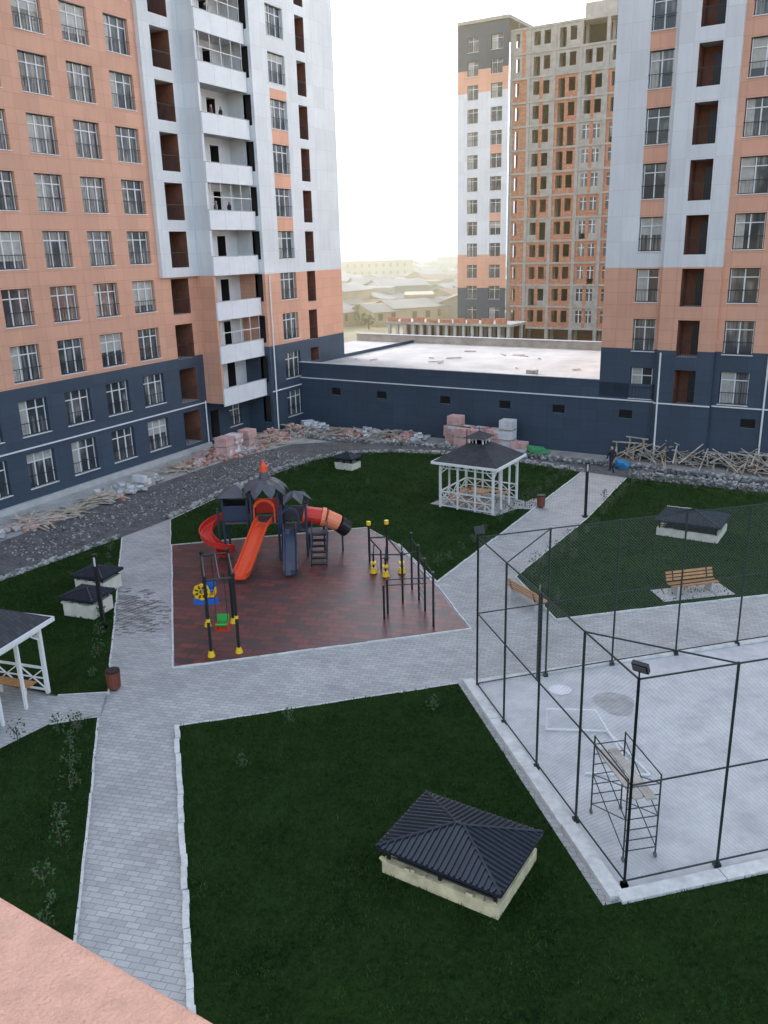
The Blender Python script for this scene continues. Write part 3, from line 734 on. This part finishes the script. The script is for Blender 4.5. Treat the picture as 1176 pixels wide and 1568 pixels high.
for k in range(9):
    a=k*2*math.pi/9+.2; d=Vector((math.cos(a),math.sin(a),0)); s=Vector((-d.y,d.x,0)); pts=[(0,.0,.35),(.35,.26,.42),(.75,.36,.28),(1.05,.24,.02),(1.2,0,-.25)]
    for (r0,w0,z0),(r1,w1,z1) in zip(pts,pts[1:]):
        for sg in(-1,1): mb.face([c+d*r0+Vector((0,0,z0)),c+d*r1+Vector((0,0,z1)),c+d*r1+s*w1*sg+Vector((0,0,z1-.1)),c+d*r0+s*w0*sg+Vector((0,0,z0-.1))],'grayp')
mb.tube(c+Vector((0,0,.2)),c+Vector((0,0,.75)),.3,'grayp',10,.2)
mb.tube(c+Vector((0,0,.75)),c+Vector((0,0,1.0)),.2,'ored',10,.17); mb.tube(c+Vector((0,0,1.0)),c+Vector((0,0,1.35)),.17,'ored',10,.02)
mb.tube(c+Vector((.15,0,1.0)),c+Vector((.3,0,1.15)),.06,'orangep',6,.02)
c2=Vector((-7.3,40.4,2.9))
for p0,p1 in (((-.8,-.8),(.8,-.8)),((.8,-.8),(.8,.8)),((.8,.8),(-.8,.8)),((-.8,.8),(-.8,-.8))): mb.face([c2+Vector((*p0,.1)),c2+Vector((*p1,.1)),c2+Vector((0,0,.6))],'grayp')
c3=Vector((-4.4,40,2.7))
for k in range(6):
    a=k*math.pi/3; d=Vector((math.cos(a),math.sin(a),0)); s=Vector((-d.y,d.x,0))
    mb.face([c3+Vector((0,0,.5)),c3+d*.5+s*.3+Vector((0,0,.35)),c3+d*.9,c3+d*.5-s*.3+Vector((0,0,.35))],'grayp')
mb.finish('canopy',E)
mb=MB(); trough(mb,[(-5.8,39.35,1.85),(-5.95,38.9,1.75),(-6.15,38.0,1.25),(-6.35,37.2,.75),(-6.5,36.7,.4),(-6.6,36.35,.25),(-6.68,36.0,.24)],.75,'ored',.25); mb.finish('straight_slide',E)
mb=MB(); trough(mb,[(-4.65,39.4,1.45),(-4.6,39.0,1.35),(-4.5,38.2,.95),(-4.45,37.4,.5),(-4.4,36.9,.27),(-4.35,36.4,.22)],.62,'blue',.22); mb.finish('blue_slide',E)
mb=MB(); path=[]
for k in range(17):
    t=k/16; a=R(60)+t*R(285); path.append((-8.2+.62*math.cos(a)+(-.1)*t,40.0+.62*math.sin(a),1.75-1.5*t))
path=[(-7.85,40.6,1.75)]+path+[(-8.0,39.1,.22)]
trough(mb,path,.6,'red',.28); mb.tube((-8.2,40,0),(-8.2,40,2.4),.06,'blue'); mb.finish('spiral_slide',E)
mb=MB()
ringtube=lambda p,q,r_,mat,n=16: mb.tube(p,q,r_,mat,n)
ringtube((-3.9,39.9,2.0),(-3.1,39.95,1.85),.42,'red'); ringtube((-3.1,39.95,1.85),(-2.9,39.96,1.8),.47,'orangep'); ringtube((-2.9,39.96,1.8),(-2.3,40.1,1.45),.42,'orangep'); ringtube((-2.3,40.1,1.45),(-1.9,40.3,1.05),.42,'black')
ringtube((-3.96,39.9,2.01),(-3.86,39.9,1.99),.5,'ored')
for x in(-3.0,-2.1): mb.tube((x,40,0),(x,40,1.5),.05,'blue')
mb.finish('crawl_tube',E)
mb=MB()
for k in range(6): mb.box(-3.5+.0,-2.8,39.2-k*.28,39.45-k*.28,1.1-k*.2,1.15-k*.2,'black')
for x in(-3.52,-2.78): mb.beam((x,39.5,1.15),(x,37.85,.05),.05,.12,'black'); mb.tube((x,39.5,1.9),(x,38.0,.85),.025,'blue'); mb.tube((x,38.0,.0),(x,38.0,.85),.025,'blue')
mb.box(-3.8,-2.8,39.4,40.3,1.1,1.18,'grayp')
mb.finish('stairs',E)
E=empty('swing_set',(0,0,.03)); mb=MB()
F=[(-6.6,28.8),(-5.6,29.05)];B=[(-7.25,31.5),(-6.25,31.75)]; h=3.15
for p in F+B:
    mb.tube((*p,0),(*p,h),.06,'black',10); mb.tube((*p,0),(*p,.22),.15,'yellow',10,.09); mb.tube((*p,h-.05),(*p,h+.06),.08,'black',8)
for p in F: mb.tube((*p,1.4),(*p,1.52),.075,'yellow',10)
for a,b_ in ((F[0],F[1]),(B[0],B[1]),(F[0],B[0]),(F[1],B[1])): mb.tube((*a,h-.12),(*b_,h-.12),.05,'black',8)
mb.tube((-6.1,28.95,h-.12),(-6.75,31.6,h-.12),.05,'black'); mb.finish('frame',E)
for nm,cx,cy,c1,c2_ in (('seat_near',-6.25,29.6,'red','green'),('seat_far',-7.0,31.2,'yellow','bblue')):
    mb=MB()
    z=.75 if nm=='seat_near' else 1.5
    for sx in(-.22,.22): mb.tube((cx+sx,cy,z+.3),(cx+sx*.9,cy,h-.15),.012,'black',5)
    mb.box(cx-.22,cx+.22,cy-.18,cy+.18,z-.05,z+.02,c1); mb.obox((cx,cy+.2,z+.25),(.46,.05,.5),c2_,0,-.15)
    mb.box(cx-.25,cx-.2,cy-.2,cy+.2,z,z+.25,c1); mb.box(cx+.2,cx+.25,cy-.2,cy+.2,z,z+.25,c1); mb.tube((cx-.22,cy-.2,z+.25),(cx+.22,cy-.2,z+.25),.04,c2_)
    if nm=='seat_far':
        for q in range(8):
            t=q*math.pi/4; mb.tube((cx-.25+.22*math.cos(t),cy-.25,z+.2+.22*math.sin(t)),(cx-.25+.22*math.cos(t),cy-.18,z+.2+.22*math.sin(t)),.13,'yellow',8)
        mb.box(cx-.6,cx+.35,cy-.22,cy-.1,z-.35,z-.1,'bblue')
    mb.finish(nm,E)
E=empty('outdoor_exercise_machine',(0,0,.03)); mb=MB()
for x,y in ((-.75,38.4),(.1,38.5)):
    mb.tube((x,y,0),(x,y,1.9),.055,'black'); mb.tube((x,y,1.85),(x,y,2.03),.11,'yellow',10)
for x,y in ((-.55,36.9),(.0,36.4),(.75,36.8)):
    mb.tube((x,y,0),(x,y,.9),.05,'black'); mb.tube((x,y-.05,.03),(x,y-.05,.28),.18,'yellow',10,.12); mb.tube((x-.2,y,.9),(x+.2,y,.9),.03,'black'); mb.box(x-.12,x+.12,y-.25,y+.05,.5,.58,'yellow'); mb.tube((x,y,.9),(x+.05,y+.3,1.35),.03,'black')
mb.tube((-.75,38.4,1.2),(.1,38.5,1.2),.04,'black'); mb.tube((-.75,38.4,1.2),(-.2,37.4,.9),.035,'black'); mb.tube((.1,38.5,1.2),(.75,36.8,.9),.035,'black'); mb.tube((-.55,36.9,.9),(.75,36.8,.9),.035,'black'); mb.tube((-.2,37.4,0),(-.2,37.4,.9),.04,'black')
mb.finish('frame',E)
E=empty('pull_up_bars',(0,0,.03)); mb=MB()
low=[(-.1,31.7),(0.05,32.3)]; tall=[(1.85,30.85,2.3),(1.6,32.4,2.3),(1.4,33.6,2.45),(1.15,34.8,2.6),(.7,33.3,2.3)]
for p in low: mb.tube((*p,0),(*p,1.5),.045,'black'); mb.tube((*p,1.48),(p[0]+1.75,p[1]+.1,1.48),.022,'black')
for x,y,z in tall: mb.tube((x,y,0),(x,y,z),.045,'black'); mb.tube((x,y,z),(x,y,z+.05),.05,'grayp',8)
for a,b_ in zip(tall[:4],tall[1:4]): mb.tube((a[0],a[1],a[2]-.08),(b_[0],b_[1],a[2]-.08),.022,'black')
mb.tube((.7,33.3,2.2),(1.4,33.6,2.2),.022,'black')
for k in range(7): mb.tube((1.6,32.4,.4+k*.28),(1.4,33.6,.4+k*.28),.015,'black',5)
mb.finish('frame',E)

# ------------------------------------------------------------------ construction clutter
mb=MB()
def packs(x,y,nx,nz,rot,c='pink',alt='pink'):
    for i in range(nx):
        for k in range(nz):
            mx=x+math.cos(rot)*i*1.15+random.uniform(-.06,.06); my=y+math.sin(rot)*i*1.15+random.uniform(-.06,.06); rr=rot+random.uniform(-.08,.08)
            for u in range(3):
                for v in range(3):
                    cc=random.choice([c,c,alt]); ox=(u-1)*.34;oz=(v-1)*.215
                    mb.obox((mx+ox*math.cos(rr),my+ox*math.sin(rr),.12+k*.75+.33+oz),(.325,1.0,.205),cc,rr)
            mb.obox((mx,my,.05+k*.75),(1.05,1.05,.08),'timber2',rr)
packs(5.4,63.2,3,2,rz,alt='wrap'); packs(5.6,63.1,1,3,rz); packs(6.0,62.1,2,2,rz); packs(8.3,61.3,1,2,rz,alt='wrap'); packs(9.2,60.9,1,3,rz,'wrap','wrap'); packs(10.0,60.1,1,1,rz,alt='wrap')
mb.finish('brick_pallet_stack')
mb=MB(); mb.obox((11.2,60.0,.2),(1.4,.7,.3),'tgreen',.4,.2,.2); mb.obox((11.5,59.4,.12),(1.2,.7,.2),'tgreen',.9,-.2,.1); mb.finish('green_tarpaulin')
mb=MB(); mb.obox((16.0,54.9,.22),(.9,.6,.35),'tblue',-.4,.2,.3); mb.obox((15.7,54.6,.45),(.4,.4,.25),'tblue',.3,.5,.1); mb.finish('blue_tarpaulin')
def pile(name,items):
    mb=MB()
    for (x,y,r_,n,kind,hh) in items:
        for i in range(n):
            px_,py_=x+random.gauss(0,r_*.45),y+random.gauss(0,r_*.45); d=math.hypot(px_-x,py_-y)/r_; z=max(.05,hh*(1-d)*random.random())
            if kind=='plank':
                L_=random.uniform(.8,2.6); mb.obox((px_,py_,z+.08),(L_,random.uniform(.06,.18),.035),random.choice(['timber','timber2','timber2']),random.uniform(0,3.1),0,random.uniform(-.15,.15))
            elif kind=='brick':
                mb.obox((px_,py_,z+.05),(.26,.16,.13),random.choice(['pink','pink','stonel','brick']),random.uniform(0,3.1),random.uniform(-.3,.3))
            else:
                s=random.uniform(.25,.5); mb.obox((px_,py_,z+.1),(s,s*.7,.14),random.choice(['wrap','slab','stonel']),random.uniform(0,3.1),random.uniform(-.2,.2),random.uniform(-.2,.2))
    mb.finish(name)
pile('brick_pile',[(-12.0,61.5,1.6,260,'brick',1.0),(-10.6,64.0,1.6,260,'brick',1.1),(-8.9,67.0,1.5,200,'brick',.9),(-13.3,59.0,1.0,120,'brick',.5),(-7.3,69,1.5,150,'brick',.8),(2.2,66.0,1.2,120,'brick',.6),(-20,45.5,1.2,60,'brick',.2),(-17,51,1,50,'brick',.2),(-2,67.6,1.4,100,'brick',.6)])
pile('timber_scrap_pile',[(-19.8,46.0,1.4,50,'plank',.3),(-17.4,50.0,1.0,30,'plank',.5),(-14.4,57.5,1.0,22,'plank',.5),(-9.7,65.2,1.8,60,'plank',1.1),(-7.0,68.8,1.6,50,'plank',.9),(-3.2,68.2,1.5,30,'plank',.5),(0.5,66.6,1.4,26,'plank',.5),(-18.6,48.2,1.0,24,'plank',.3)])
pile('cement_bag_pile',[(-16.5,52.2,1.1,50,'bag',.6),(-15.4,54.6,.8,26,'bag',.5),(-11.0,62.7,1.5,50,'bag',1.0),(-5.4,69.4,1.4,70,'bag',.9),(-1.2,67.5,1.3,50,'bag',.7),(3.0,65.2,1.0,20,'bag',.5),(-21.2,44.0,.9,20,'bag',.3)])
mb=MB(); packs(-11.6,61.0,2,2,1.1,'pink','wrap'); packs(-10.3,63.6,1,2,1.1,'pink'); packs(-6.2,70.2,1,1,.4,'wrap','wrap'); packs(-15.6,53.6,1,1,1.1,'timber2','wrap'); mb.finish('brick_pallet_stack')
mb=MB()
for k in range(15):
    t=k/14; x=16.9+t*9.5; y=58.0-t*6.3+random.uniform(-.5,.5)-.4; w=random.uniform(.9,1.3);h=random.uniform(.9,1.6);a=rz+random.uniform(-.4,.4)
    ca,sa=math.cos(a),math.sin(a)
    def P(u,v,z): return (x+u*ca-v*sa,y+u*sa+v*ca,z)
    for u in(-w/2,w/2):
        mb.beam(P(u,-.5,0),P(u,.15,h),.08,.06,'timber'); mb.beam(P(u,.5,0),P(u,-.15,h),.08,.06,'timber2'); mb.beam(P(u,-.35,.35),P(u,.35,.35),.06,.04,'timber')
    mb.beam(P(-w/2-.3,0,h),P(w/2+.3,0,h),.1,.08,'timber2'); mb.beam(P(-w/2,-.4,.3),P(w/2,-.2,h-.2),.06,.04,'timber2')
for k in range(150):
    t=random.random(); x=16.7+t*10; y=57.6-t*6.5+random.uniform(-1,.9); mb.obox((x,y,.1+random.random()*.9),(random.uniform(1.0,2.6),.09,.045),random.choice(['timber','timber2','timber2']),random.uniform(0,3.1),0,random.uniform(-.7,.7))
mb.finish('timber_trestle_stack')

# ------------------------------------------------------------------ people
def person(x,y,z,rz_,coat,legs,walk=.0,name='person'):
    vs=[(0,0,.95),(0,0,1.15),(0,.0,1.38),(0,.01,1.50),(0,.02,1.62),(0,.03,1.70),
        (.10,0,.90),(.11,.18*walk+.03,.5),(.11,.25*walk-.05,.09),(.11,.25*walk+.10,.04),
        (-.10,0,.90),(-.11,-.1*walk+.03,.5),(-.11,-.35*walk-.02,.09),(-.11,-.35*walk+.12,.04),
        (.19,0,1.40),(.25,-.1*walk-.02,1.14),(.25,.05,.90),(.25,.08,.82),
        (-.19,0,1.40),(-.25,.1*walk-.02,1.14),(-.25,.16,.92),(-.25,.2,.85)]
    es=[(0,1),(1,2),(2,3),(3,4),(4,5),(0,6),(6,7),(7,8),(8,9),(0,10),(10,11),(11,12),(12,13),(2,14),(14,15),(15,16),(16,17),(2,18),(18,19),(19,20),(20,21)]
    rad=[.15,.15,.17,.06,.10,.085,.10,.07,.05,.045,.10,.07,.05,.045,.075,.055,.04,.045,.075,.055,.04,.045]
    me=bpy.data.meshes.new(name); me.from_pydata(vs,es,[]); o=bpy.data.objects.new(name,me); bpy.context.collection.objects.link(o)
    sk=o.modifiers.new('skin','SKIN'); 
    sv=me.skin_vertices[0].data if me.skin_vertices else None
    if sv:
        for i,r_ in enumerate(rad): sv[i].radius=(r_,r_*(.8 if i in(0,1,2) else 1))
        sv[0].use_root=True
    s=o.modifiers.new('sub','SUBSURF'); s.levels=1; s.render_levels=2
    m,nt,b=nodes(name+'_clothes'); tc=N(nt,'ShaderNodeTexCoord'); sx=N(nt,'ShaderNodeSeparateXYZ'); nt.links.new(tc.outputs['Object'],sx.inputs[0])
    dv=N(nt,'ShaderNodeMath',operation='DIVIDE'); nt.links.new(sx.outputs[2],dv.inputs[0]); dv.inputs[1].default_value=1.85
    nt.links.new(ramp(nt,dv.outputs[0],[(0,(.02,.02,.02)),(.06,legs),(.5,coat),(.815,(.45,.26,.18)),(.915,(.03,.02,.015))],'CONSTANT'),b.inputs['Base Color']); b.inputs['Roughness'].default_value=.8
    me.materials.append(m); o.location=(x,y,z); o.rotation_euler=(0,0,rz_); return o
person(15.0,54.0,.0,R(30),(.02,.022,.03),(.02,.02,.03),1)
def lw(s,y,z):
    c,sn=.4643,.8857; return (-22.5+s*c-y*sn,47.6+s*sn+y*c,z)
for s,k,col in ((21.3,7,(.2,.1,.1)),(22.4,7,(.03,.03,.04)),(21.0,5,(.3,.3,.32)),(22.6,5,(.03,.03,.05)),(21.5,9,(.05,.05,.08))):
    X=lw(s,-1.25,.3+3.2*k); person(*X,R(-60),col,(.03,.03,.04),0)

# ------------------------------------------------------------------ balcony parapet beside the viewer
E=empty('balcony_parapet',(-.71,1.264,0),rz); mb=MB(); mb.box(-2.5,1.6,-.42,0,12.0,13.4,'stucco'); mb.finish('parapet_wall',E)
o=E.children[0]; bv=o.modifiers.new('b','BEVEL'); bv.width=.012; bv.segments=3

# ------------------------------------------------------------------ distant town
M['t1']=simple('town_wall',(.46,.36,.22),.9,.3,.05); M['t2']=simple('town_wall_grey',(.36,.33,.27),.9,.3,.05); M['t3']=simple('town_roof',(.30,.18,.11),.9,.3,.05); M['tree']=simple('distant_trees',(.06,.08,.02),.95,.4,.2)
mb=MB()
for i in range(700):
    y=165+1200*random.random()**1.3; x=random.uniform(-.3,.3)*y+random.uniform(-10,10); w=random.uniform(6,16);d=random.uniform(6,11);h=random.choice([2.6,3,3,3.5,5,5.8]); a=random.uniform(0,1.57)
    if random.random()<.04 and y>350: w*=2.2; h=random.uniform(7,11)
    T=Matrix.Translation((x,y,0))@Matrix.Rotation(a,4,'Z'); q=lambda X,Y,Z:T@Vector((X,Y,Z)); wl=random.choice(['t1','t2'])
    mb.hexa([q(-w/2,-d/2,-.05),q(w/2,-d/2,-.05),q(w/2,d/2,-.05),q(-w/2,d/2,-.05),q(-w/2,-d/2,h),q(w/2,-d/2,h),q(w/2,d/2,h),q(-w/2,d/2,h)],wl)
    if h<6.5 and random.random()<.75:
        rh=1.4; rm=random.choice(['t3','t2','t2']); mb.face([q(-w/2-.4,-d/2-.4,h),q(w/2+.4,-d/2-.4,h),q(w/2+.4,0,h+rh),q(-w/2-.4,0,h+rh)],rm); mb.face([q(w/2+.4,d/2+.4,h),q(-w/2-.4,d/2+.4,h),q(-w/2-.4,0,h+rh),q(w/2+.4,0,h+rh)],rm)
        for sg in(-1,1): mb.face([q(sg*w/2,-d/2,h),q(sg*w/2,d/2,h),q(sg*w/2,0,h+rh)],wl)
    for fl in range(max(1,int(h/3))):
        for k in range(int(w/3)): 
            X=-w/2+1+k*3;Z=1+fl*2.9
            mb.face([q(X,-d/2-.05,Z),q(X+1,-d/2-.05,Z),q(X+1,-d/2-.05,Z+1.3),q(X,-d/2-.05,Z+1.3)],'dark')
mb.finish('distant_town')
mb=MB()
for i in range(330):
    y=random.uniform(150,1000); x=random.uniform(-.3,.3)*y; s=random.uniform(1.6,3.2)
    mb.tube((x,y,0),(x,y,s*.8),.15,'bark',5)
    for k in range(40):
        c=Vector((x+random.gauss(0,s*.4),y+random.gauss(0,s*.4),s*.5+random.random()*s)); r_=random.uniform(.25,.6)
        u=Vector((random.gauss(0,1),random.gauss(0,1),random.gauss(0,1))).normalized();v=u.orthogonal().normalized(); mb.face([c-u*r_,c+v*r_,c+u*r_,c-v*r_],'tree')
mb.finish('distant_trees')

me=MB(); me.box(-260,330,100,1300,-1,85,'slab'); hz=me.finish('haze')
m=bpy.data.materials.new('haze'); m.use_nodes=True; nt=m.node_tree; nt.nodes.clear(); o_=N(nt,'ShaderNodeOutputMaterial'); vs=N(nt,'ShaderNodeVolumeScatter'); vs.inputs['Color'].default_value=(1,.80,.40,1); vs.inputs['Density'].default_value=.0045; vs.inputs['Anisotropy'].default_value=.35
nt.links.new(vs.outputs[0],o_.inputs['Volume']); hz.data.materials.clear(); hz.data.materials.append(m)

# ------------------------------------------------------------------ light
el=R(20); az=R(-36)
w=bpy.data.worlds.new('World'); scene.world=w; w.use_nodes=True; nt=w.node_tree; bg=nt.nodes['Background']
sk=nt.nodes.new('ShaderNodeTexSky'); sk.sky_type='NISHITA'; sk.sun_disc=False; sk.sun_elevation=el; sk.sun_rotation=az; sk.dust_density=5.0; sk.air_density=1.0; sk.ozone_density=1.0
hs=nt.nodes.new('ShaderNodeHueSaturation'); hs.inputs['Saturation'].default_value=.75
nt.links.new(sk.outputs[0],hs.inputs['Color']); nt.links.new(hs.outputs[0],bg.inputs[0]); bg.inputs[1].default_value=.6
sd=bpy.data.lights.new('sun','SUN'); sd.energy=5; sd.angle=R(2); sd.color=(1,.80,.52); so=bpy.data.objects.new('sun',sd); bpy.context.collection.objects.link(so)
D=Vector((math.sin(az)*math.cos(el),math.cos(az)*math.cos(el),math.sin(el))); so.rotation_euler=D.to_track_quat('Z','Y').to_euler()
# camera
cd=bpy.data.cameras.new('camera'); co=bpy.data.objects.new('camera',cd); bpy.context.collection.objects.link(co); scene.camera=co
cd.sensor_fit='HORIZONTAL'; cd.sensor_width=36; cd.lens=36*1300/1176; cd.clip_end=12000; cd.clip_start=.05
p=R(17.34); r=R(1.5)
fw=Vector((0,math.cos(p),-math.sin(p)));up=Vector((0,math.sin(p),math.cos(p)));rt=Vector((1,0,0))
ir=rt*math.cos(r)-up*math.sin(r); iu=rt*math.sin(r)+up*math.cos(r)
co.matrix_world=Matrix(((ir.x,iu.x,-fw.x,0),(ir.y,iu.y,-fw.y,0),(ir.z,iu.z,-fw.z,14.5),(0,0,0,1)))
scene.view_settings.view_transform='Standard'; scene.view_settings.look='None'; scene.view_settings.exposure=0
